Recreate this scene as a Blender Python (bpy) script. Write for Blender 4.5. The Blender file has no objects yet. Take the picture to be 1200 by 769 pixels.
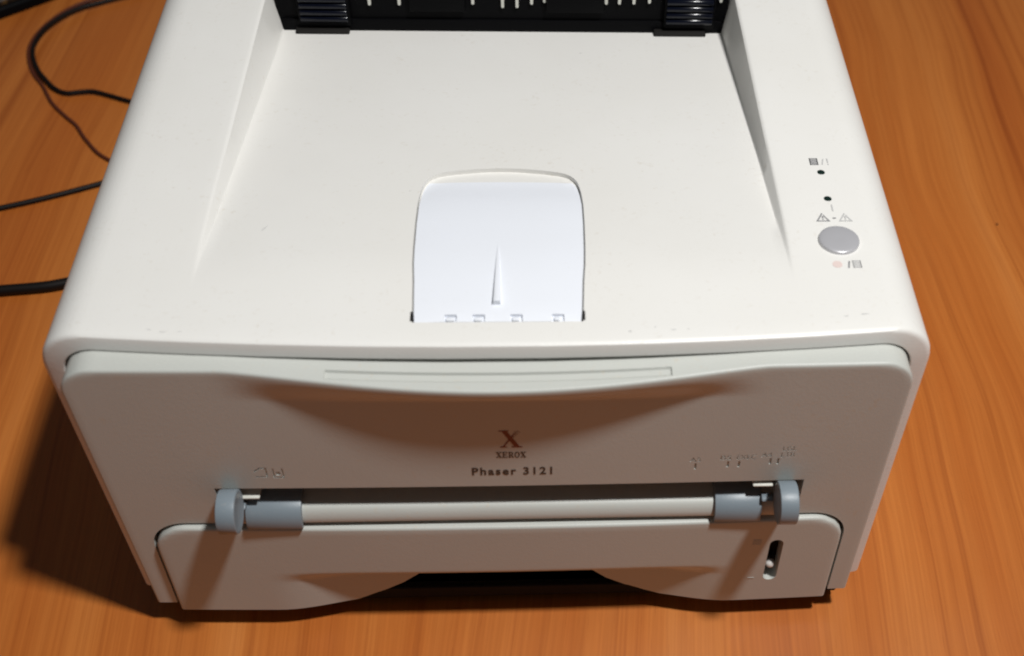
import bpy, bmesh, math, random
from math import sin, cos, pi, sqrt, radians, atan2
from mathutils import Vector, Matrix, Euler

random.seed(7)
S = 0.001                                   # everything below is written in millimetres
scene = bpy.context.scene
C = scene.collection

# ------------------------------------------------------------------ camera
cam_d = bpy.data.cameras.new('camera')
cam = bpy.data.objects.new('camera', cam_d); C.objects.link(cam)
cam_d.sensor_width = 36.0
cam_d.lens = 1473.183 / 1200 * 36
cam_d.shift_x = (600 - 726.572) / 1200      # the photograph is an off-centre crop
cam_d.shift_y = (485.051 - 384.5) / 1200
cam_d.clip_start = 0.01; cam_d.clip_end = 50
Rm = Matrix.Rotation(-0.09606, 3, 'Z') @ Matrix.Rotation(0.727834, 3, 'X') @ Matrix.Rotation(0.060098, 3, 'Z')
cam.matrix_world = Matrix.Translation(Vector((16.267, -347.884, 529.519)) * S) @ Rm.to_4x4()
cam_d.dof.use_dof = True; cam_d.dof.focus_distance = 0.60; cam_d.dof.aperture_fstop = 9.0
scene.camera = cam

# ------------------------------------------------------------------ light
world = bpy.data.worlds.new('World'); scene.world = world; world.use_nodes = True
bg = world.node_tree.nodes['Background']
bg.inputs[0].default_value = (0.90, 0.96, 1.0, 1); bg.inputs[1].default_value = 0.06
ld = bpy.data.lights.new('ceiling_bulb', 'POINT')
ld.energy = 84; ld.color = (1.0, 0.99, 0.975); ld.shadow_soft_size = 0.055
lo = bpy.data.objects.new('ceiling_bulb', ld); C.objects.link(lo)
lo.location = Vector((420, -240, 1400)) * S
vs = scene.view_settings
scene.display_settings.display_device = 'sRGB'
vs.view_transform = 'Standard'; vs.look = 'None'; vs.exposure = 0.0; vs.gamma = 1.0
vs.use_curve_mapping = False
scene.render.engine = 'CYCLES'
scene.cycles.pixel_filter_type = 'BLACKMAN_HARRIS'; scene.cycles.filter_width = 2.0
scene.cycles.max_bounces = 8

# ------------------------------------------------------------------ materials
def nodes(name):
    m = bpy.data.materials.new(name); m.use_nodes = True
    nt = m.node_tree
    return m, nt, nt.nodes['Principled BSDF']
def N(nt, t, **k):
    n = nt.nodes.new(t)
    for a, b in k.items(): setattr(n, a, b)
    return n
def noise(nt, vec, scale, detail=3, rough=0.5):
    n = N(nt, 'ShaderNodeTexNoise'); n.inputs['Scale'].default_value = scale
    n.inputs['Detail'].default_value = detail; n.inputs['Roughness'].default_value = rough
    nt.links.new(vec, n.inputs['Vector']); return n
def ramp(nt, fac, stops):
    r = N(nt, 'ShaderNodeValToRGB'); nt.links.new(fac, r.inputs[0])
    e = r.color_ramp.elements
    while len(e) < len(stops): e.new(0.5)
    for i, (p, c) in enumerate(stops): e[i].position = p; e[i].color = (*c, 1)
    return r
def mix(nt, fac, a, b, mode='MIX'):
    m = N(nt, 'ShaderNodeMix', data_type='RGBA', blend_type=mode)
    for sock, v in ((m.inputs['Factor'], fac), (m.inputs[6], a), (m.inputs[7], b)):
        if hasattr(v, 'is_linked'): nt.links.new(v, sock)
        elif isinstance(v, tuple): sock.default_value = (*v, 1)
        else: sock.default_value = v
    return m.outputs[2]

def plastic(name, col, rough=0.45, var=0.05, grain=0.05, spec=0.5, dirt=0.0, dirtcol=(0.5, 0.43, 0.33)):
    m, nt, b = nodes(name)
    tc = N(nt, 'ShaderNodeTexCoord').outputs['Object']
    big = noise(nt, tc, 9, 4, 0.6)
    dark = tuple(c * (1 - var) * k for c, k in zip(col, (1, 0.99, 0.965)))
    base = mix(nt, big.outputs['Fac'], dark, tuple(min(1, c * (1 + var * 0.5)) for c in col))
    if dirt:
        d1 = noise(nt, tc, 38, 6, 0.7); d2 = noise(nt, tc, 420, 2, 0.5)
        r1 = ramp(nt, d1.outputs['Fac'], [(0.44, (0, 0, 0)), (0.70, (1, 1, 1))])
        r2 = ramp(nt, d2.outputs['Fac'], [(0.60, (0, 0, 0)), (0.74, (1, 1, 1))])
        f = N(nt, 'ShaderNodeMath', operation='MULTIPLY'); nt.links.new(r1.outputs[0], f.inputs[0]); nt.links.new(r2.outputs[0], f.inputs[1])
        f2 = N(nt, 'ShaderNodeMath', operation='MULTIPLY'); nt.links.new(f.outputs[0], f2.inputs[0]); f2.inputs[1].default_value = dirt
        base = mix(nt, f2.outputs[0], base, dirtcol)
        base = mix(nt, 0.0, base, base)
    nt.links.new(base, b.inputs['Base Color'])
    rr = N(nt, 'ShaderNodeMapRange'); nt.links.new(noise(nt, tc, 60, 3).outputs['Fac'], rr.inputs[0])
    rr.inputs[3].default_value = rough - 0.06; rr.inputs[4].default_value = rough + 0.06
    nt.links.new(rr.outputs[0], b.inputs['Roughness'])
    b.inputs['Specular IOR Level'].default_value = spec
    if grain:
        bp = N(nt, 'ShaderNodeBump'); bp.inputs['Strength'].default_value = grain; bp.inputs['Distance'].default_value = 0.0004
        nt.links.new(noise(nt, tc, 1000, 2, 0.6).outputs['Fac'], bp.inputs['Height'])
        nt.links.new(bp.outputs[0], b.inputs['Normal'])
    return m

M = {}
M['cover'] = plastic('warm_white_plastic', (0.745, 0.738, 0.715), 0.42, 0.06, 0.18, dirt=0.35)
M['front'] = plastic('shade_darkened_front_plastic', (0.49, 0.505, 0.478), 0.46, 0.07, 0.15, dirt=0.6)  # cover plastic made darker and cooler; front-face shade put into the base colour
M['cassette'] = plastic('shade_darkened_cassette_plastic', (0.485, 0.50, 0.472), 0.48, 0.07, 0.15, dirt=0.6)  # same shade-darkened tone as the front cover, feed shelf included
M['flap'] = plastic('bluish_white_plastic', (0.77, 0.80, 0.865), 0.40, 0.03, 0.06, dirt=0.1)
M['guide'] = plastic('blue_grey_plastic', (0.185, 0.225, 0.258), 0.42, 0.08, 0.10, dirt=0.2)
M['black'] = plastic('black_plastic', (0.0025, 0.0025, 0.003), 0.5, 0.2, 0.05, spec=0.06)
M['roller'] = plastic('glossy_blue_black_plastic', (0.002, 0.003, 0.008), 0.16, 0.2, 0.0, spec=0.3)
M['inner'] = plastic('dark_chassis', (0.012, 0.011, 0.011), 0.7, 0.2, 0.0, spec=0.2)
M['rubber'] = plastic('black_rubber', (0.012, 0.011, 0.010), 0.75, 0.2, 0.05, spec=0.2)
M['rib'] = plastic('white_rib', (0.60, 0.60, 0.55), 0.5, 0.03, 0.0)
M['silver'] = plastic('silver_button', (0.54, 0.54, 0.57), 0.30, 0.05, 0.02)
M['silver'].node_tree.nodes['Principled BSDF'].inputs['Metallic'].default_value = 0.35
M['led'] = plastic('dark_green_led', (0.006, 0.018, 0.014), 0.25, 0.1, 0.0)
M['print'] = plastic('grey_print', (0.22, 0.22, 0.23), 0.6, 0.1, 0.0)
M['print_pale'] = plastic('pale_grey_print', (0.46, 0.46, 0.46), 0.6, 0.1, 0.0)
M['print_red'] = plastic('faded_red_print', (0.70, 0.575, 0.545), 0.6, 0.1, 0.0)
M['logo_red'] = plastic('dark_red_print', (0.15, 0.026, 0.020), 0.5, 0.1, 0.0)
M['logo_black'] = plastic('black_print', (0.040, 0.034, 0.030), 0.5, 0.1, 0.0)
M['cable'] = plastic('black_cable', (0.006, 0.004, 0.0035), 0.5, 0.2, 0.0, spec=0.22)
M['cable_brown'] = plastic('dark_brown_cable', (0.095, 0.024, 0.012), 0.5, 0.2, 0.0, spec=0.25)
M['ball'] = plastic('white_ball', (0.62, 0.60, 0.58), 0.4, 0.05, 0.0)

def wood():
    m, nt, b = nodes('orange_wood_laminate')
    L = nt.links.new
    tc = N(nt, 'ShaderNodeTexCoord').outputs['Object']
    sx = N(nt, 'ShaderNodeSeparateXYZ'); L(tc, sx.inputs[0])
    # slow sideways wander of the grain lines
    mp = N(nt, 'ShaderNodeMapping'); mp.inputs['Scale'].default_value = (2.2, 1.5, 1); L(tc, mp.inputs[0])
    w1 = noise(nt, mp.outputs[0], 1.6, 2, 0.45)
    def lin(src, a, b_):
        q = N(nt, 'ShaderNodeMath', operation='MULTIPLY_ADD'); L(src, q.inputs[0]); q.inputs[1].default_value = a; q.inputs[2].default_value = b_; return q.outputs[0]
    def add(a, b_):
        q = N(nt, 'ShaderNodeMath', operation='ADD'); L(a, q.inputs[0]); L(b_, q.inputs[1]); return q.outputs[0]
    X = add(sx.outputs[0], lin(w1.outputs['Fac'], 0.05, -0.025))
    def coord(kx, ky):
        cb = N(nt, 'ShaderNodeCombineXYZ'); L(lin(X, kx, 0), cb.inputs[0]); L(lin(sx.outputs[1], ky, 0), cb.inputs[1]); return cb.outputs[0]
    bands = noise(nt, coord(18, 0.45), 1.0, 3, 0.55)
    lines = noise(nt, coord(125, 1.1), 1.0, 3, 0.6)
    fine = noise(nt, coord(520, 7), 1.0, 2, 0.6)
    pores = noise(nt, coord(1300, 45), 1.0, 2, 0.5)
    c = ramp(nt, bands.outputs['Fac'], [(0.28, (0.385, 0.098, 0.016)), (0.45, (0.445, 0.129, 0.022)), (0.58, (0.505, 0.164, 0.032)), (0.75, (0.57, 0.215, 0.054))]).outputs[0]
    l = ramp(nt, lines.outputs['Fac'], [(0.30, (0.66, 0.54, 0.46)), (0.46, (0.95, 0.93, 0.91)), (0.60, (1.0, 1.0, 1.0)), (0.78, (1.10, 1.16, 1.2))]).outputs[0]
    c = mix(nt, 0.85, c, l, 'MULTIPLY')
    f = ramp(nt, fine.outputs['Fac'], [(0.30, (0.86, 0.80, 0.75)), (0.65, (1.05, 1.06, 1.07))]).outputs[0]
    c = mix(nt, 0.8, c, f, 'MULTIPLY')
    p = ramp(nt, pores.outputs['Fac'], [(0.24, (0.70, 0.60, 0.52)), (0.36, (1, 1, 1))]).outputs[0]
    c = mix(nt, 0.55, c, p, 'MULTIPLY')
    L(c, b.inputs['Base Color'])
    rr = N(nt, 'ShaderNodeMapRange'); L(noise(nt, tc, 14, 5, 0.6).outputs['Fac'], rr.inputs[0])
    rr.inputs[3].default_value = 0.28; rr.inputs[4].default_value = 0.44
    L(rr.outputs[0], b.inputs['Roughness'])
    b.inputs['Specular IOR Level'].default_value = 0.42
    bp = N(nt, 'ShaderNodeBump'); bp.inputs['Strength'].default_value = 0.06; bp.inputs['Distance'].default_value = 0.0003
    L(fine.outputs['Fac'], bp.inputs['Height']); L(bp.outputs[0], b.inputs['Normal'])
    return m
M['wood'] = wood()

def speckled():
    m, nt, b = nodes('speckled_dark_brown')
    tc = N(nt, 'ShaderNodeTexCoord').outputs['Object']
    r = ramp(nt, noise(nt, tc, 260, 3, 0.6).outputs['Fac'], [(0.42, (0.010, 0.005, 0.003)), (0.62, (0.085, 0.045, 0.012))])
    nt.links.new(r.outputs[0], b.inputs['Base Color']); b.inputs['Roughness'].default_value = 0.4
    return m
M['speckle'] = speckled()

# ------------------------------------------------------------------ mesh helpers (mm in, metres out)
def mesh_obj(name, verts, faces, mat, parent=None, smooth=True, angle=38, loc=None):
    me = bpy.data.meshes.new(name)
    me.from_pydata([(x * S, y * S, z * S) for x, y, z in verts], [], faces)
    bm = bmesh.new(); bm.from_mesh(me)
    bmesh.ops.remove_doubles(bm, verts=bm.verts, dist=1e-7)
    bmesh.ops.recalc_face_normals(bm, faces=bm.faces)
    bm.to_mesh(me); bm.free()
    return finish(name, me, mat, parent, smooth, angle)
def finish(name, me, mat, parent=None, smooth=True, angle=38):
    me.materials.clear(); me.materials.append(M[mat])
    for p in me.polygons: p.use_smooth = smooth; p.material_index = 0
    if smooth: me.set_sharp_from_angle(angle=radians(angle))
    o = bpy.data.objects.new(name, me); C.objects.link(o)
    if parent: o.parent = parent
    return o
def grid_faces(nr, nc, off=0, wrap_c=False):
    f = []
    for r in range(nr - 1):
        for c in range(nc if wrap_c else nc - 1):
            a = off + r * nc + c; b = off + r * nc + (c + 1) % nc
            f.append((a, b, b + nc, a + nc))
    return f
def solid_grid(front, back):
    """two equal grids of points (rows of columns) stitched into a closed solid"""
    nr, nc = len(front), len(front[0]); n = nr * nc
    v = [p for r in front for p in r] + [p for r in back for p in r]
    f = grid_faces(nr, nc) + [tuple(reversed(q)) for q in grid_faces(nr, nc, n)]
    ring = [c for c in range(nc)] + [r * nc + nc - 1 for r in range(1, nr)] + [(nr - 1) * nc + c for c in range(nc - 2, -1, -1)] + [r * nc for r in range(nr - 2, 0, -1)]
    for i in range(len(ring)):
        a, b = ring[i], ring[(i + 1) % len(ring)]
        f.append((a, a + n, b + n, b))
    return v, f
def prism(outline, f0, f1):
    """closed solid between two copies of an outline; f0/f1 map (u, v) to xyz"""
    n = len(outline)
    v = [f0(u, w) for u, w in outline] + [f1(u, w) for u, w in outline]
    f = [tuple(range(n)), tuple(range(2 * n - 1, n - 1, -1))] + [(i, i + n, (i + 1) % n + n, (i + 1) % n) for i in range(n)]
    return v, f
def box(x0, x1, y0, y1, z0, z1):
    v = [(x, y, z) for z in (z0, z1) for y in (y0, y1) for x in (x0, x1)]
    return v, [(0, 1, 3, 2), (4, 6, 7, 5), (0, 4, 5, 1), (2, 3, 7, 6), (0, 2, 6, 4), (1, 5, 7, 3)]
def merge(*parts):
    v, f = [], []
    for pv, pf in parts:
        o = len(v); v += pv; f += [tuple(i + o for i in q) for q in pf]
    return v, f
def bevelled(name, vf, mat, parent, width, seg=2, angle=38):
    me = bpy.data.meshes.new(name)
    me.from_pydata([(x * S, y * S, z * S) for x, y, z in vf[0]], [], vf[1])
    bm = bmesh.new(); bm.from_mesh(me)
    bmesh.ops.recalc_face_normals(bm, faces=bm.faces)
    es = [e for e in bm.edges if len(e.link_faces) == 2 and e.calc_face_angle(0) > radians(35)]
    bmesh.ops.bevel(bm, geom=es, offset=width * S, segments=seg, affect='EDGES', profile=0.5, clamp_overlap=True)
    bm.to_mesh(me); bm.free()
    return finish(name, me, mat, parent, True, angle)
def cut(obj, cutters):
    """boolean difference of temporary solids, baked into the mesh"""
    tmp = []
    for vf in cutters:
        me = bpy.data.meshes.new('cut'); me.from_pydata([(x * S, y * S, z * S) for x, y, z in vf[0]], [], vf[1])
        bm = bmesh.new(); bm.from_mesh(me); bmesh.ops.remove_doubles(bm, verts=bm.verts, dist=2e-6); bmesh.ops.recalc_face_normals(bm, faces=bm.faces); bm.to_mesh(me); bm.free()
        t = bpy.data.objects.new('cut', me); C.objects.link(t); tmp.append(t)
        md = obj.modifiers.new('b', 'BOOLEAN'); md.operation = 'DIFFERENCE'; md.solver = 'EXACT'; md.object = t
    dg = bpy.context.evaluated_depsgraph_get(); dg.update()
    me = bpy.data.meshes.new_from_object(obj.evaluated_get(dg))
    mat = obj.data.materials[0]; obj.modifiers.clear(); obj.data = me
    me.materials.clear(); me.materials.append(mat)
    for p in me.polygons: p.use_smooth = True; p.material_index = 0
    me.set_sharp_from_angle(angle=radians(35))
    for t in tmp:
        d = t.data; bpy.data.objects.remove(t); bpy.data.meshes.remove(d)
def arc(cx, cy, r, a0, a1, n):
    return [(cx + r * cos(radians(a0 + (a1 - a0) * i / n)), cy + r * sin(radians(a0 + (a1 - a0) * i / n))) for i in range(n + 1)]
def smooth01(t):
    t = max(0.0, min(1.0, t)); return t * t * (3 - 2 * t)
def catmull(pts, n=10):
    out = []; P = [Vector(p) for p in pts]; P = [P[0] * 2 - P[1]] + P + [P[-1] * 2 - P[-2]]
    for i in range(1, len(P) - 2):
        for k in range(n):
            t = k / n; a, b, c, d = P[i - 1:i + 3]
            out.append(0.5 * ((2 * b) + (c - a) * t + (2 * a - 5 * b + 4 * c - d) * t * t + (3 * b - a - 3 * c + d) * t ** 3))
    return out + [P[-2]]
def tube(pts, r, n=12):
    P = catmull(pts); v = []
    for i, p in enumerate(P):
        t = (P[min(i + 1, len(P) - 1)] - P[max(i - 1, 0)]).normalized()
        a = t.cross(Vector((0, 0, 1))); a = a.normalized() if a.length > 1e-4 else Vector((1, 0, 0)); b = a.cross(t)
        v += [tuple(p + (a * cos(2 * pi * k / n) + b * sin(2 * pi * k / n)) * r) for k in range(n)]
    m = len(P)
    return v, grid_faces(m, n, 0, True) + [tuple(range(n - 1, -1, -1)), tuple(range((m - 1) * n, m * n))]
def lathe(prof, n, place):
    """prof: (radius, height) from axis to axis; place maps (a, b, h) to xyz"""
    v = []
    for r, h in prof: v += [place(r * cos(2 * pi * k / n), r * sin(2 * pi * k / n), h) for k in range(n)]
    m = len(prof)
    return v, grid_faces(m, n, 0, True) + [tuple(range(n - 1, -1, -1)), tuple(range((m - 1) * n, m * n))]
def tag(o, label=None, cat=None, group=None, kind=None):
    for k, val in (('label', label), ('category', cat), ('group', group), ('kind', kind)):
        if val: o[k] = val
    return o
def empty(name, loc=(0, 0, 0)):
    o = bpy.data.objects.new(name, None); C.objects.link(o); o.location = Vector(loc) * S; o.empty_display_size = 0.05; return o
def text_part(name, body, mat, parent, cx, z0, width, height, place, offset=0.0, depth=0.25, spacing=1.0):
    """lettering as real raised shapes; place maps (u, v, d) to xyz"""
    cu = bpy.data.curves.new(name, 'FONT'); cu.body = body; cu.size = 10; cu.space_character = spacing
    cu.offset = offset; cu.extrude = 0.5; cu.resolution_u = 6
    t = bpy.data.objects.new(name, cu); C.objects.link(t)
    dg = bpy.context.evaluated_depsgraph_get(); dg.update()
    me = bpy.data.meshes.new_from_object(t.evaluated_get(dg))
    bpy.data.objects.remove(t); bpy.data.curves.remove(cu)
    xs = [q.co.x for q in me.vertices]; ys = [q.co.y for q in me.vertices]
    x0, x1, y0, y1 = min(xs), max(xs), min(ys), max(ys)
    for q in me.vertices:
        u = cx + ((q.co.x - x0) / (x1 - x0) - 0.5) * width
        w = z0 + (q.co.y - y0) / (y1 - y0) * height
        q.co = Vector(place(u, w, q.co.z / 0.5 * depth)) * S
    return finish(name, me, mat, parent, False)

# ------------------------------------------------------------------ table
tv = []; 
table = bevelled('table', box(-1100, 1100, -620, 1180, -28, 0), 'wood', None, 2.0, 3)
tag(table, 'orange brown wood grain table under the white printer', 'table')

# ------------------------------------------------------------------ printer
HT, W, R = 184.0, 174.0, 19.0
RX = 121.5
def depth(y):                                # how far the paper bed lies below the side rails
    d = y - 41; return 0.115 * (d if d > 12 else (0 if d < -12 else (d + 12) ** 2 / 48))
def bow(x): return -4.2 + 6.3 * (x / 150) ** 2
printer = empty('laser_printer', (0, 0, 0))
tag(printer, 'white desktop laser printer with a manual feed slot on the wooden table', 'printer')

def widen(x, z):                              # the body flares a little towards the top
    k = smooth01((abs(x) - 132) / 30)
    return x + k * (x * 0.018 - 0.8) * z / 184
def section(d, h):
    """x, z profile from the left foot over the top to the right foot"""
    top = HT - d; half = []
    for z in (14, 60, 110, 150): half.append((-(W - 1.18 * d), z))
    r = R - 0.7 * d
    half += arc(-(W - 1.18 * d) + r, top - r, r, 180, 90, 10)
    half += [(-145, top), (-RX - 6, top), (-RX - 1.4, top), (-RX - 0.5, top - min(0.12, h * .05)), (-RX + 0.25, top - min(0.8, h * .3)),
             (-RX + 0.6 + 0.15 * h, top - h + min(0.7, h * .2)), (-RX + 1.3 + 0.15 * h, top - h), (-RX + 6 + 0.15 * h, top - h),
             (-90, top - h), (-60, top - h), (-45, top - h), (-20, top - h)]
    prof_ = half + [(-x, z) for x, z in reversed(half)]
    return [(widen(x, z), z) for x, z in prof_]
rows = []
def row(y, d, h, bw):
    rows.append([(x, y + bow(x) * bw, z) for x, z in section(d, h)])
row(14, 7.3, 0, 0); row(2, 7.2, 0, 1); row(-1.6, 7.05, 0, 1); row(-1.95, 6.7, 0, 1); row(-1.95, 6.2, 0, 1)
row(-1.45, 1.9, 0, 1); row(-1.15, 0.95, 0, 1); row(-0.2, 0.25, 0, 1); row(1.2, 0.0, 0, 1)
for y in (8, 16, 24, 30, 35, 39, 43, 47, 51, 56, 64, 76, 90, 110, 130, 150, 170, 190, 210, 230, 246, 262):
    row(y, 0, depth(y), max(0, 1 - y / 60) if y < 60 else 0)
row(262.3, 0, 0, 0); row(300, 0, 0, 0); row(345, 0, 0, 0); row(350, 1.2, 0, 0); row(354, 4.5, 0, 0); row(355, 8, 0, 0)
nc = len(rows[0]); nr = len(rows)
cv = [p for r_ in rows for p in r_]
cf = grid_faces(nr, nc) + [(r * nc, (r + 1) * nc, (r + 1) * nc + nc - 1, r * nc + nc - 1) for r in range(nr - 1)]
cf += [tuple(range(nc)), tuple(reversed(range((nr - 1) * nc, nr * nc)))]
cover = mesh_obj('top_cover', cv, cf, 'cover', printer, True, 35)

# well for the paper stop flap, following the sloping bed
FL = [(7.4, 33.4), (12, 33.7), (20, 34.1), (31, 34.6), (42, 35.4), (53, 35.8), (60, 35.9), (72, 36.1), (86, 36.0), (95, 35.4), (100, 34.8), (104, 34.0), (107, 32.7), (109.3, 31.0), (111, 28.8), (112.3, 26), (114.0, 19), (115.2, 11)]
def flap_shape(grow, zlo, zhi, ymax=999, ymin=0):
    st = [(y, w) for y, w in FL if ymin <= y <= ymax]
    lo, hi = [], []
    for i, (y, w) in enumerate(st):
        yy = y + (grow if i == len(st) - 1 else (-grow if i == 0 else grow * max(0, (y - 95) / 20)))
        us = [-1, -0.72, -0.35, 0, 0.35, 0.72, 1]
        bulge = lambda u: (0.7 * (1 - u * u) if i == len(st) - 1 else 0)
        lo.append([(0.4 + u * (w + grow), yy + bulge(u), HT - depth(yy) + zlo) for u in us])
        hi.append([(0.4 + u * (w + grow), yy + bulge(u), HT - depth(yy) + (zhi(y, u) if callable(zhi) else zhi)) for u in us])
    return solid_grid(hi, lo)
cut(cover, [flap_shape(0.0, -2.2, 6.0)])
def flap_top(y, u):
    t = smooth01((y - 84) / 24)
    return 0.10 - 2.05 * t - 0.7 * smooth01((10.5 - y) / 3) - 0.5 * max(0, abs(u) - 0.9) * 10 * 0.6
fv, ff = flap_shape(-0.75, -2.1, flap_top, ymax=107.5)
flap = mesh_obj('paper_stop_flap', fv, ff, 'flap', cover, True, 30)
flap['label'] = 'bluish white flip-up paper stop'
cuts = []
for x0, x1 in ((-20.5, -15.8), (-9.6, -4.8), (5.2, 10.0), (21.6, 26.4)):
    cuts.append(box(x0, x1, 6.0, 11.6, 182.6, 187))
cut(flap, cuts)
rib_rows = [[(-0.2 + u * (0.35 + 1.3 * k / 12), 58 - 41 * k / 12, HT - depth(58 - 41 * k / 12) - 0.3 + h_ * (0.3 + 2.3 * (k / 12) ** 1.2)) for u, h_ in ((-1, 0), (-0.85, 0.9), (-0.6, 1), (0.6, 1), (0.85, 0.9), (1, 0))] for k in range(13)]
mesh_obj('finger_rib', *merge(([p for r_ in rib_rows for p in r_], grid_faces(13, 6) + [tuple(range(72, 78)), tuple(range(5, -1, -1))])), 'flap', flap, True, 50)
for x0, x1 in ((-20.0, -16.6), (-9.0, -5.8), (5.9, 8.6), (22.4, 24.6)):
    bevelled('hinge_tooth', box(x0, x1, 8.6, 10.6, 182.3, 183.75), 'flap', flap, 0.3)
for x in (-33.4, 34.2):
    bevelled('hinge_pin', box(x - 0.55, x + 0.55, 8.0, 13.5, 182.0, 184.15), 'inner', flap, 0.25)

# control panel on the right rail
def onrail(cx, cy, z=HT):
    return lambda a, b, h: (cx + a, cy + b, z + h)
bt = [(0.01, 2.0)] + [(8.6 * sin(radians(t)), 1.15 + 0.95 * cos(radians(t))) for t in (12, 25, 40, 55, 68, 78, 85, 90)] + [(8.75, 0.6), (8.75, -1.0), (0.01, -1.0)]
button = mesh_obj('control_button', *lathe(bt, 48, onrail(143.6, 54.8)), 'silver', cover, True, 50)
button['label'] = 'round silver push button'
ring = [(9.25, -0.2), (9.25, 0.10), (8.9, 0.02), (8.9, -0.2)]
for y in (102.0, 83.3):
    pr = [(0.01, 0.28), (1.0, 0.24), (1.6, 0.12), (1.85, -0.05), (1.85, -0.6), (0.01, -0.6)]
    mesh_obj('indicator_light', *lathe(pr, 20, onrail(143.5, y)), 'led', cover, True, 60)
def flat_print(name, polys, mat, z=HT + 0.02):
    parts = [prism(p, lambda u, w: (u, w, z), lambda u, w: (u, w, z + 0.10)) for p in polys]
    return mesh_obj(name, *merge(*parts), mat, cover, False)
def rc(x0, x1, y0, y1, sk=0.0): return [(x0, y0), (x1, y0), (x1 + sk, y1), (x0 + sk, y1)]
# sheet symbol, slash and exclamation mark above the first light
flat_print('paper_symbol', [rc(139.4, 143.2, 107.2 + k * 1.05, 107.9 + k * 1.05) for k in range(5)] + [rc(139.4, 139.9, 107.2, 112.1), rc(142.7, 143.2, 107.2, 112.1)], 'print')
flat_print('slash_mark', [rc(144.6, 145.2, 107.4, 111.6, 0.9)], 'print_pale')
flat_print('exclamation_mark', [rc(147.3, 147.9, 108.9, 111.8), rc(147.3, 147.9, 107.4, 108.1)], 'print_pale')
flat_print('pointer_line', [rc(144.1, 144.7, 74.6, 79.2)], 'print_pale')
def warn(x, mat, nm):
    flat_print(nm, [[(x - 3.2, 67.8), (x - 2.5, 67.8), (x + 0.3, 72.8), (x - 0.1, 73.5)], [(x + 3.0, 67.8), (x + 2.3, 67.8), (x + 0.32, 71.4), (x + 0.5, 72.4)], rc(x - 2.3, x + 2.1, 67.8, 68.4), rc(x - 0.35, x + 0.3, 69.8, 71.3), rc(x - 0.35, x + 0.3, 68.9, 69.4)], mat)
warn(139.2, 'print', 'toner_symbol'); warn(149.0, 'print_pale', 'jam_symbol')
flat_print('dot_mark', [rc(143.5, 144.9, 69.6, 70.4)], 'print')
flat_print('cancel_symbol', [arc(140.6, 40.2, 2.1, 0, 360, 16)[:-1]], 'print_red')
flat_print('slash_mark', [rc(144.7, 145.4, 37.9, 42.2, 0.9)], 'print')
flat_print('page_symbol', [rc(147.3, 150.6, 38.0 + k * 1.0, 38.6 + k * 1.0) for k in range(5)] + [rc(147.0, 147.5, 38.0, 42.6), rc(150.3, 150.8, 38.0, 42.6)], 'print_pale')

# scuffs and specks of dirt near the front edge of the cover
def scuff(x, y, l, w, a, mat='print_pale'):
    ca, sa = cos(radians(a)), sin(radians(a)); z = HT - depth(y) + 0.01
    pts = [(t, (w * (0.5 + 0.3 * sin(5 * t + x))) * sg) for t, sg in ((-.5, .1), (-.2, 1), (.15, .7), (.5, .1), (.2, -1), (-.25, -.6))]
    p = [(x + t * l * ca - v * sa, y + t * l * sa + v * ca) for t, v in pts]
    zz = lambda yy: HT - depth(yy)
    mesh_obj('scuff_mark', *prism(p, lambda u, w_: (u, w_, zz(w_) - 0.02), lambda u, w_: (u, w_, zz(w_) + 0.03)), mat, cover, False)
for x, y, l, w, a in ((-127.5, 3.2, 3.0, 0.5, 8), (-133, 4.6, 2.4, 0.5, -10), (-121, 3.4, 2.0, 0.4, 4), (-98.1, 68, 5.0, 0.35, 62), (-39.6, 97, 1.2, 0.5, 20), (52, 1.6, 1.6, 0.6, 12), (69, 2.4, 2.6, 0.45, 5), (75, 2.8, 1.0, 0.5, 0), (147, 10.5, 4.2, 0.5, 6), (139, 9.4, 2.2, 0.4, 3), (40, 231, 1.8, 0.4, 15), (62, 4, 1.1, 0.5, 30)):
    scuff(x, y, l, w, a)

# ------------------------------------------------------------------ front cover
PW, PT, PB, PR = 164.6, 176.6, 18.0, 13.6
def lip_n(x): return max(0.0, cos(pi * min(1, abs(x - 0.5) / 106) / 2)) ** 1.15
def lip(x): return 8.6 * lip_n(x)
def base_y(x): return -10.0 - 1.5 * (1 - (x / 160) ** 2)
def sdf(x, z, hw, zt, zb, r):
    """distance inside a plate with rounded top corners"""
    cx, cz = hw - r, zt - r
    if abs(x) > cx and z > cz: return r - sqrt((abs(x) - cx) ** 2 + (z - cz) ** 2)
    return min(hw - abs(x), zt - z)
def front_y(x, z):
    g = smooth01((z - (PT - 17)) / 15.0) ** 0.85
    return base_y(x) - lip(x) * g
def droop(x, z): return 3.3 * lip_n(x) * smooth01((z - (PT - 24)) / 20)
RND = 1.4
def rnd(dist): return 0.0 if dist >= RND else RND - sqrt(max(0, RND * RND - (RND - max(0, dist)) ** 2))
edges = [0, 0.06, 0.22, 0.5, 0.9, 1.4]
zs = [PT - e for e in edges] + [PT - 3.2 - 1.1 * k for k in range(15)] + [155, 148, 140, 132, 124, 116, 108, 100, 90, 78, 66, 54, 42, 30, PB]
def half_w(z):
    cz = PT - PR
    return PW if z <= cz else PW - PR + sqrt(max(0, PR * PR - (z - cz) ** 2))
fr, bk = [], []
for z in zs:
    w = half_w(z)
    xs = [-(w - e) for e in edges] + [(-1 + 2 * k / 60) * (w - 4) for k in range(61)] + [w - e for e in reversed(edges)]
    fr.append([(widen(x, z), front_y(x, z) + rnd(sdf(x, z, PW, PT, PB, PR)), z - droop(x, z)) for x in xs])
    bk.append([(widen(x, z), 8.0, z) for x in xs])
fcover = mesh_obj('front_cover', *solid_grid(fr, bk), 'front', printer, True, 35)
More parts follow.
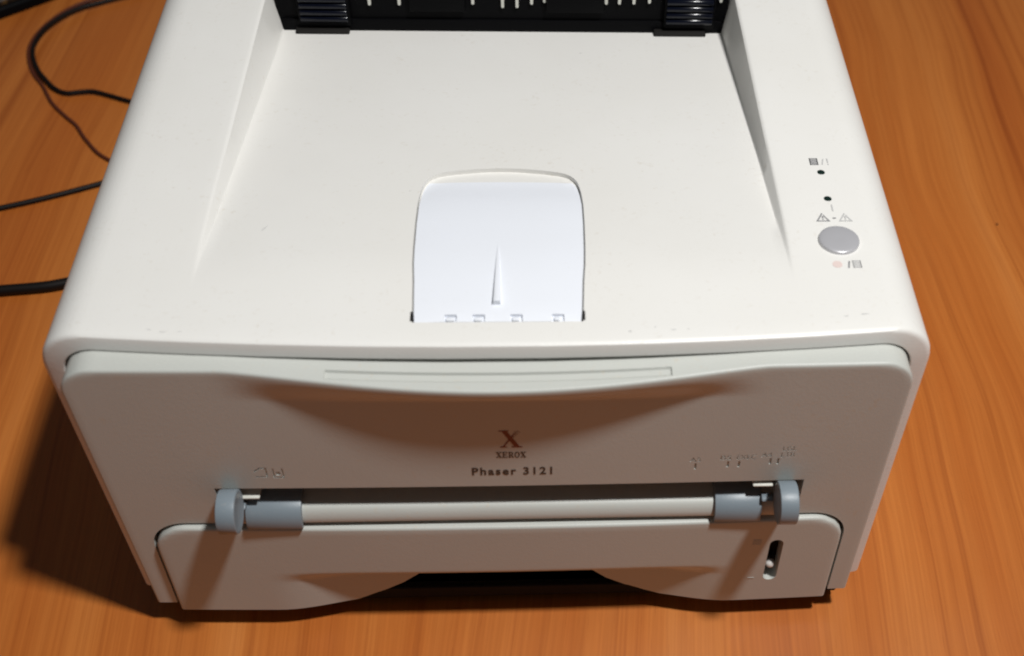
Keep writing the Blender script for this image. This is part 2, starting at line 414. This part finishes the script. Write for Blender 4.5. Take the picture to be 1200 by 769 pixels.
cass_open = [(-155.6, -10), (-155.6, 63)] + arc(-139.1, 63.8, 16.5, 180, 90, 10) + arc(139.1, 63.8, 16.5, 90, 0, 10) + [(155.6, 63), (155.6, -10)]
slot_cut = box(-121.5, 131.0, -60, 60, 70, 104.6)
# shallow finger groove along the top of the pull lip
gx = [-66 + 134 * k / 40 for k in range(41)]
def lip_top(x, y):                            # height of the sloping top of the lip
    yf = base_y(x) - lip(x) + RND
    return PT - 3.3 * lip_n(x) * max(0, min(1, (8 - y) / (8 - yf)))
g_lo = [[(x, -8.2 - 2.6 * (1 - (x / 90) ** 2) - k, lip_top(x, -8.2 - 2.6 * (1 - (x / 90) ** 2) - k) - dz) for x in gx] for k, dz in ((0, 0.02), (0.5, 1.0), (3.2, 1.0), (4.6, 0.02))]
g_hi = [[(x, y, 182) for x, y, z in r_] for r_ in g_lo]
cut(fcover, [prism(cass_open, lambda u, w: (u, -60, w), lambda u, w: (u, 60, w)), slot_cut, solid_grid(g_hi, g_lo)])

def onfront(lift=0.0):
    return lambda u, w, d: (u, front_y(u, w) - lift - d, w)
def front_shape(name, polys, mat, depth=0.12):
    parts = []
    for p in polys:
        parts.append(prism(p, lambda u, w: (u, front_y(u, w) + 0.05, w), lambda u, w: (u, front_y(u, w) - depth, w)))
    return mesh_obj(name, *merge(*parts), mat, fcover, False)
# the emblem: a serif X, upper right arm breaking up into squares
ex, ez, ew, eh = 4.2, 130.2, 4.3, 10.6
def E(u, w): return (ex + u * ew, ez + w * eh)
thick = [E(-0.90, 1.0), E(-0.38, 1.0), E(0.92, 0.0), E(0.40, 0.0)]
thin = [E(-0.80, 0.03), E(-0.62, 0.03), E(0.02, 0.50), E(-0.08, 0.56)]
serifs = [[E(-1.12, 0.95), E(-0.15, 0.95), E(-0.15, 1.0), E(-1.12, 1.0)], [E(0.08, 0), E(1.12, 0), E(1.12, 0.05), E(0.08, 0.05)], [E(-1.02, 0), E(-0.36, 0), E(-0.36, 0.05), E(-1.02, 0.05)]]
sq = []
for u, w, s_ in ((0.10, 0.62, .09), (0.22, 0.70, .08), (0.30, 0.62, .06), (0.36, 0.79, .075), (0.48, 0.72, .055), (0.52, 0.87, .065), (0.66, 0.80, .05), (0.70, 0.95, .05), (0.42, 0.93, .045), (0.86, 0.90, .04)):
    sq.append([E(u - s_, w - s_ * .45), E(u + s_, w - s_ * .45), E(u + s_, w + s_ * .45), E(u - s_, w + s_ * .45)])
front_shape('brand_emblem', [thick, thin] + serifs + sq, 'logo_red')
# brand name in serif capitals
def letters(word, x0, x1, z0, h):
    out = []; n = len(word); adv = (x1 - x0) / n; lw = adv * 0.92
    for i, ch in enumerate(word):
        L0 = x0 + i * adv
        P = lambda u, w: (L0 + u * lw, z0 + w * h)
        q = lambda a, b, c, d: [P(a, c), P(b, c), P(b, d), P(a, d)]
        if ch == 'X':
            out += [[P(.05, 1), P(.34, 1), P(.95, 0), P(.66, 0)], [P(.08, 0), P(.20, 0), P(.52, .48), P(.46, .54)], [P(.56, .54), P(.50, .48), P(.80, 1), P(.92, 1)], q(0, .42, .9, 1), q(.58, 1, .9, 1), q(0, .36, 0, .1), q(.6, 1, 0, .1)]
        elif ch == 'E':
            out += [q(.12, .36, .1, .9), q(.02, .9, .9, 1), q(.02, .9, 0, .1), q(.36, .7, .45, .55), q(.8, .9, .72, .9), q(.8, .9, .1, .28), q(.64, .72, .36, .64)]
        elif ch == 'R':
            out += [q(.12, .36, .1, .9), q(.02, .7, .9, 1), q(.02, .46, 0, .1), q(.36, .7, .45, .54), q(.64, .86, .54, .9), [P(.44, .45), P(.66, .45), P(1.0, 0), P(.74, 0)]]
        elif ch == 'O':
            a = arc(0, 0, 1, 0, 360, 20)
            for k in range(20):
                (c0, s0), (c1, s1) = a[k], a[k + 1]
                out.append([P(.5 + .48 * c0, .5 + .52 * s0), P(.5 + .48 * c1, .5 + .52 * s1), P(.5 + .24 * c1, .5 + .42 * s1), P(.5 + .24 * c0, .5 + .42 * s0)])
    return out
front_shape('brand_lettering', letters('XEROX', -2.0, 10.6, 123.6, 3.6), 'logo_black')
text_part('model_lettering', 'Phaser 3121', 'logo_black', fcover, 4.4, 112.2, 33.8, 5.0, onfront(), offset=0.24, depth=0.12, spacing=1.25)
# paper size marks engraved over the slot
eng = []
def engraved_text(body, cx, z0, wd, ht):
    t = text_part('t', body, 'front', None, cx, z0, wd, ht, lambda u, w, d: (u, front_y(u, w) + (0.42 if d < 0 else -0.6), w), offset=0.0, depth=1)
    vf = ([tuple(q.co / S) for q in t.data.vertices], [tuple(p.vertices) for p in t.data.polygons])
    me = t.data; bpy.data.objects.remove(t); bpy.data.meshes.remove(me); eng.append(vf)
for body, cx, z0, wd in (('A5', 82.0, 118.4, 4.6), ('B5', 95.0, 119.2, 4.6), ('EXEC', 103.8, 119.4, 8.2), ('A4', 112.3, 120.6, 4.6), ('LTR', 121.6, 120.4, 6.0), ('LGL', 121.8, 124.4, 6.0)):
    engraved_text(body, cx, z0, wd, 2.9)
for x, z in ((82.3, 113.6), (96.2, 114.5), (101.0, 114.4), (114.4, 115.8), (117.7, 115.7)):
    eng.append(box(x - 0.45, x + 0.45, base_y(x) - 2, base_y(x) + 0.6, z, z + 3.9))
# the two page symbols over the left guide
def frame_polys(x0, x1, z0, z1, t):
    return [[(x0, z0), (x1, z0), (x1, z0 + t), (x0, z0 + t)], [(x0, z1 - t), (x1, z1 - t), (x1, z1), (x0, z1)], [(x0, z0 + t), (x0 + t, z0 + t), (x0 + t, z1 - t), (x0, z1 - t)], [(x1 - t, z0 + t), (x1, z0 + t), (x1, z1 - t), (x1 - t, z1 - t)]]
for p in ([(-102.8, 115.4), (-102.8, 116.6), (-100.4, 118.4), (-98.6, 118.4), (-98.6, 117.7), (-100.2, 117.7)], [(-98.4, 112.8), (-97.6, 112.8), (-97.6, 118.4), (-98.4, 118.4)], [(-102.8, 112.0), (-97.6, 112.0), (-97.6, 112.6), (-102.8, 112.6)],
          [(-95.4, 112.4), (-94.7, 112.4), (-94.7, 117.8), (-95.4, 117.8)], [(-91.6, 112.4), (-90.9, 112.4), (-90.9, 117.8), (-91.6, 117.8)], [(-95.4, 111.6), (-90.9, 111.6), (-90.9, 112.2), (-95.4, 112.2)], [(-94.0, 113.4), (-92.4, 113.4), (-92.4, 115.6), (-94.0, 115.6)]):
    eng.append(prism(p, lambda u, w: (u, base_y(u) - 2, w), lambda u, w: (u, base_y(u) + 0.5, w)))
for e_ in eng:
    keep = fcover.data
    cut(fcover, [e_])
    if len(fcover.data.polygons) < len(keep.polygons) * 0.9: fcover.data = keep; print('engraving skipped')

# ------------------------------------------------------------------ chassis, feed shelf and feet
bevelled('chassis', merge(box(-150, 150, 13.2, 330, 9, 15), box(-156, 156, 9.0, 13.0, 10, 165)), 'inner', printer, 1.0, 1)  # front plate is near black to paint in the cavity's shade
prof = [(9.0, 90.0), (-6.0, 90.2), (-8.2, 90.0), (-9.6, 89.5), (-10.8, 88.4), (-11.7, 86.8), (-12.3, 85.0), (-12.6, 83.2), (-12.4, 82.0), (-11.4, 81.4), (-6, 81.2), (9.0, 81.2)]
sv, sf = prism(prof, lambda u, w: (-121.2, u, w), lambda u, w: (130.7, u, w))
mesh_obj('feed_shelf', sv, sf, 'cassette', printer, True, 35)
for x, y in ((-146, 10), (146, 8), (-146, 320), (146, 320)):
    pr = [(0.01, 9.6), (8.5, 9.6), (8.5, 0.9), (7.8, 0.0), (0.01, 0.0)]
    mesh_obj('foot', *lathe(pr, 24, onrail(x, y, 0)), 'rubber', printer, True, 40)
bevelled('base_rail', box(-130, 130, -2, 8, 5.5, 14), 'rubber', printer, 0.6, 1)
bevelled('base_block', box(133, 163, -3, 24, 5, 17), 'rubber', printer, 0.8, 1)
bevelled('base_block', box(-163, -133, 0, 24, 5, 17), 'rubber', printer, 0.8, 1)

# ------------------------------------------------------------------ paper guides
def make_guide(x0, x1, dx0, dx1, tab):
    """saddle over the feed shelf from x0 to x1 and a round thumb disc from dx0 to dx1"""
    inner = x1 if abs(x1) < abs(x0) else x0
    g = [(4, 93.0), (-6, 93.2)] + [(-6 + 9.4 * cos(radians(a)), 83.8 + 9.4 * sin(radians(a))) for a in (100, 115, 130, 145, 160, 175, 186)] + [(-15.2, 81.0), (-13.6, 79.9), (-12.4, 80.6), (-12.9, 84), (4, 84)]
    v, f = prism(g, lambda u, w: (x0, u, w), lambda u, w: (x1, u, w))
    root = bevelled('paper_guide', (v, f), 'guide', printer, 0.5, 2)
    ca, cb, rr = -19.5, 100.0, 9.6
    lo, hi = min(dx0, dx1), max(dx0, dx1)
    pr = [(0.01, lo + 0.25), (rr - 2.2, lo + 0.25), (rr - 1.8, lo + 0.1), (rr - 0.7, lo), (rr - 0.15, lo + 0.3), (rr, lo + 0.9), (rr, hi - 0.9), (rr - 0.15, hi - 0.3), (rr - 0.7, hi), (rr - 1.8, hi - 0.1), (rr - 2.2, hi - 0.25), (0.01, hi - 0.25)]
    mesh_obj('thumb_disc', *lathe(pr, 40, lambda a, b, h: (h, ca + a, cb + b)), 'guide', root, True, 45)
    arm = arc(-5, 86, 3.6, -40, -220, 10) + arc(-11.5, 91.5, 3.2, 140, -40, 10)
    ax0, ax1 = (hi - 3, hi + 0.5) if tab < 0 else (lo - 5, lo + 3)
    bevelled('guide_arm', prism(arm, lambda u, w: (ax0, u, w), lambda u, w: (ax1, u, w)), 'guide', root, 0.5, 2)
    t0, t1 = (-112, -103.6) if tab < 0 else (108.8, 117.6)
    bevelled('guide_tab', box(t0, t1, -11.3, 2, 97.6, 98.6) if tab < 0 else box(t0, t1, -11.5, 2, 101.0, 102.0), 'rib', root, 0.4, 2)
    return root
gl = make_guide(-111, -87.2, -118.6, -110.6, -1); gl['label'] = 'blue grey paper width guide at the left end of the slot'
gr = make_guide(93.2, 114, 118.4, 126.6, 1); gr['label'] = 'blue grey paper width guide at the right end of the slot'

# ------------------------------------------------------------------ paper cassette
KW, KT, KB, KR = 154.2, 78.9, 15.0, 16.0
def cass_y(x, z):
    sc = 7.5 * smooth01((45.5 - z) / 9) * smooth01((108 - abs(x)) / 52)
    return -12.2 - 2.6 * (1 - (x / 154) ** 2) + sc
KRND = 1.5
def krnd(dist): return 0.0 if dist >= KRND else KRND - sqrt(max(0, KRND * KRND - (KRND - max(0, dist)) ** 2))
kedges = [0, 0.06, 0.22, 0.5, 0.95, 1.5]
kz = [KT - e for e in kedges] + [74, 70, 66, 60, 55, 50, 47.5, 46, 45, 44, 43, 42, 41, 40, 39, 38, 37, 36, 34, 30, 25, 20, KB]
def khw(z):
    cz = KT - KR
    return KW if z <= cz else KW - KR + sqrt(max(0, KR * KR - (z - cz) ** 2))
fr, bk = [], []
for z in kz:
    w = khw(z)
    xs = [-(w - e) for e in kedges] + [(-1 + 2 * k / 72) * (w - 4) for k in range(73)] + [w - e for e in reversed(kedges)]
    fr.append([(x, cass_y(x, z) + krnd(sdf(x, z, KW, KT, KB, KR)), z) for x in xs])
    bk.append([(x, 6.0, z) for x in xs])
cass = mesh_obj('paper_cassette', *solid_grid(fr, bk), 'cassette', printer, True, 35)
arch = [(-86, 5), (-80, 12.5), (-74, 14.2), (-67, 16.6), (-58, 20.6), (-49, 26.6), (-41, 34), (-35, 41.0), (-33.4, 42.3), (32.4, 42.3), (34, 41.0), (40, 34.2), (47, 27.2), (56, 21.2), (66, 16.9), (76, 14.3), (82, 12.5), (88, 5)]
win = arc(124.5, 60.4, 3.2, 0, 180, 8) + arc(124.5, 34.8, 3.2, 180, 360, 8)
cut(cass, [prism(arch, lambda u, w: (u, -60, w), lambda u, w: (u, 60, w)), prism(win, lambda u, w: (u, -60, w), lambda u, w: (u, -4.0, w))])
bevelled('level_window_back', box(121.5, 127.5, -6.0, -3.8, 31.8, 63.4), 'black', cass, 0.2, 1)
mesh_obj('level_indicator', *lathe([(2.3 * sin(radians(t)) + 0.001, -2.3 * cos(radians(t))) for t in range(0, 181, 15)], 20, lambda a, b, h: (124.4 + a, -9.6 + h, 40.4 + b)), 'ball', cass, True, 60)
def cass_emboss(polys): 
    return mesh_obj('level_mark', *merge(*[prism(p, lambda u, w: (u, cass_y(u, w) + .05, w), lambda u, w: (u, cass_y(u, w) - .15, w)) for p in polys]), 'cassette', cass, False)
cass_emboss([rc(113.2, 117.2, 60.4 + 1.1 * k, 61.0 + 1.1 * k) for k in range(4)])
cass_emboss([rc(113.8, 117.0, 33.4, 34.0)])

# ------------------------------------------------------------------ black paper exit behind the bed
ev = merge(box(-119.5, 119.5, 257.0, 261.8, 157.5, 183.8), box(-117, 117, 255.6, 257.4, 157.8, 166.0))
exit_u = bevelled('exit_unit', ev, 'black', printer, 0.5, 2)
for x0, x1 in ((-49.6, -20.5), (22.2, 53.0)):
    bevelled('exit_louvre', box(x0, x1, 254.0, 257.4, 171.5, 183.4), 'black', exit_u, 0.8, 2)
ribs = [(-70.2, 174.3), (-54.7, 174.5), (-16.3, 175.3), (-0.7, 173.5), (6.9, 173.6), (14.6, 175.6), (21.4, 176.7), (54.0, 176.0), (61.0, 176.1), (68.7, 176.2), (76.9, 176.8), (115.0, 177.7)]
for x, z in ribs:
    o = arc(x, z + 0.75, 0.75, 180, 360, 6) + [(x + 0.75, 183.4), (x - 0.75, 183.4)]
    mesh_obj('rib', *prism(o, lambda u, w: (u, 257.2, w), lambda u, w: (u, 255.4, w)), 'rib', exit_u, True, 40)
for x0, x1 in ((-107.7, -80.9), (85.0, 112.1)):
    blk = bevelled('roller_block', box(x0, x1, 253.6, 257.5, 163.0, 183.4), 'black', exit_u, 0.8, 2)
    for k, z in enumerate((167.5, 171.2, 175.0, 178.8)):
        cyl = lathe([(0.01, x0 + 1.2), (1.5, x0 + 1.2), (1.7, x0 + 1.6), (1.7, x1 - 1.6), (1.5, x1 - 1.2), (0.01, x1 - 1.2)], 18, lambda a, b, h: (h, 253.5 + a, z + b))
        mesh_obj('ridge', *cyl, 'roller', blk, True, 40)
for x0, x1 in ((-110, -82), (80, 108)):
    bevelled('exit_tab', box(x0, x1, 251.0, 257, 158.6, 161.6), 'rubber', exit_u, 0.7, 2)

# ------------------------------------------------------------------ cables and the rest of the table
tag(mesh_obj('power_cord', *tube([(-520, 205, 3.4), (-400, 214, 3.4), (-304, 223, 3.4), (-268, 229, 3.4), (-235, 245, 3.4), (-212, 300, 3.4), (-200, 400, 3.4), (-150, 440, 3.4), (-95, 420, 12), (-80, 380, 38), (-80, 353, 42)], 3.3), 'cable', None),
    'thickest black cord, nearest the camera, at the left edge of the table', 'cable', 'cables left of the printer')
tag(mesh_obj('data_cable', *tube([(-520, 240, 1.9), (-400, 278, 1.9), (-325, 302, 1.9), (-270, 326, 1.9), (-225, 352, 1.9), (-150, 400, 1.9), (-60, 410, 6), (-20, 385, 40), (-18, 353, 52)], 1.75), 'cable', None),
    'thin black cable running straight in from the left edge, second from the camera', 'cable', 'cables left of the printer')
tag(mesh_obj('looped_cable', *tube([(-200, 640, 1.8), (-262, 580, 2), (-312, 550, 3), (-333, 534, 4), (-346.5, 512, 4), (-350.5, 490, 4), (-347.5, 472, 4), (-340, 455, 3.6), (-331.5, 443, 3.0), (-323, 433, 2.6), (-314, 428, 2.4), (-304, 429.5, 2.4), (-296, 430, 2.4), (-286, 426.5, 2.2), (-270, 419.5, 2.0), (-240, 408, 1.8), (-190, 395, 1.8), (-120, 420, 1.8), (-60, 470, 1.8)], 1.6), 'cable', None),
    'thin black cable bent into a loop at the top left of the table', 'cable', 'cables left of the printer')
tag(mesh_obj('brown_cord', *tube([(-206, 650, 1.3), (-268, 590, 1.3), (-322, 556, 1.3), (-341, 537, 1.3), (-352, 513, 1.3), (-355, 490, 1.3), (-351, 471, 1.3), (-343, 453, 1.3), (-333, 438, 1.3), (-322, 418, 1.3), (-309, 402, 1.3), (-299, 391, 1.3), (-289, 375, 1.3), (-272, 355, 1.3), (-240, 338, 1.3), (-196, 345, 1.3), (-188, 420, 1.3), (-120, 470, 1.3)], 1.25), 'cable_brown', None),
    'thin dark brown cord branching off below the black loop', 'cable', 'cables left of the printer')
case = empty('dark_case', (-398, 512, 0)); case.rotation_euler = (0, 0, radians(41))
tag(case, 'dark speckled brown flat case with a black rim, cut off by the top left corner', 'case')
bevelled('case_top', box(-60, 90, 6, 80, 3, 13), 'speckle', case, 2, 3)
bevelled('case_rim', box(-64, 94, 2, 84, 0, 9), 'black', case, 2.5, 3)
crumb = mesh_obj('crumb', *lathe([(0.01, 0), (0.7, 0.1), (0.9, 0.5), (0.5, 0.9), (0.01, 1.0)], 7, lambda a, b, h: (320.5 + a * 0.7, 285.5 + b * 1.2, h)), 'rubber', None, False)
tag(crumb, 'tiny dark crumb on the wood right of the printer', 'crumb')
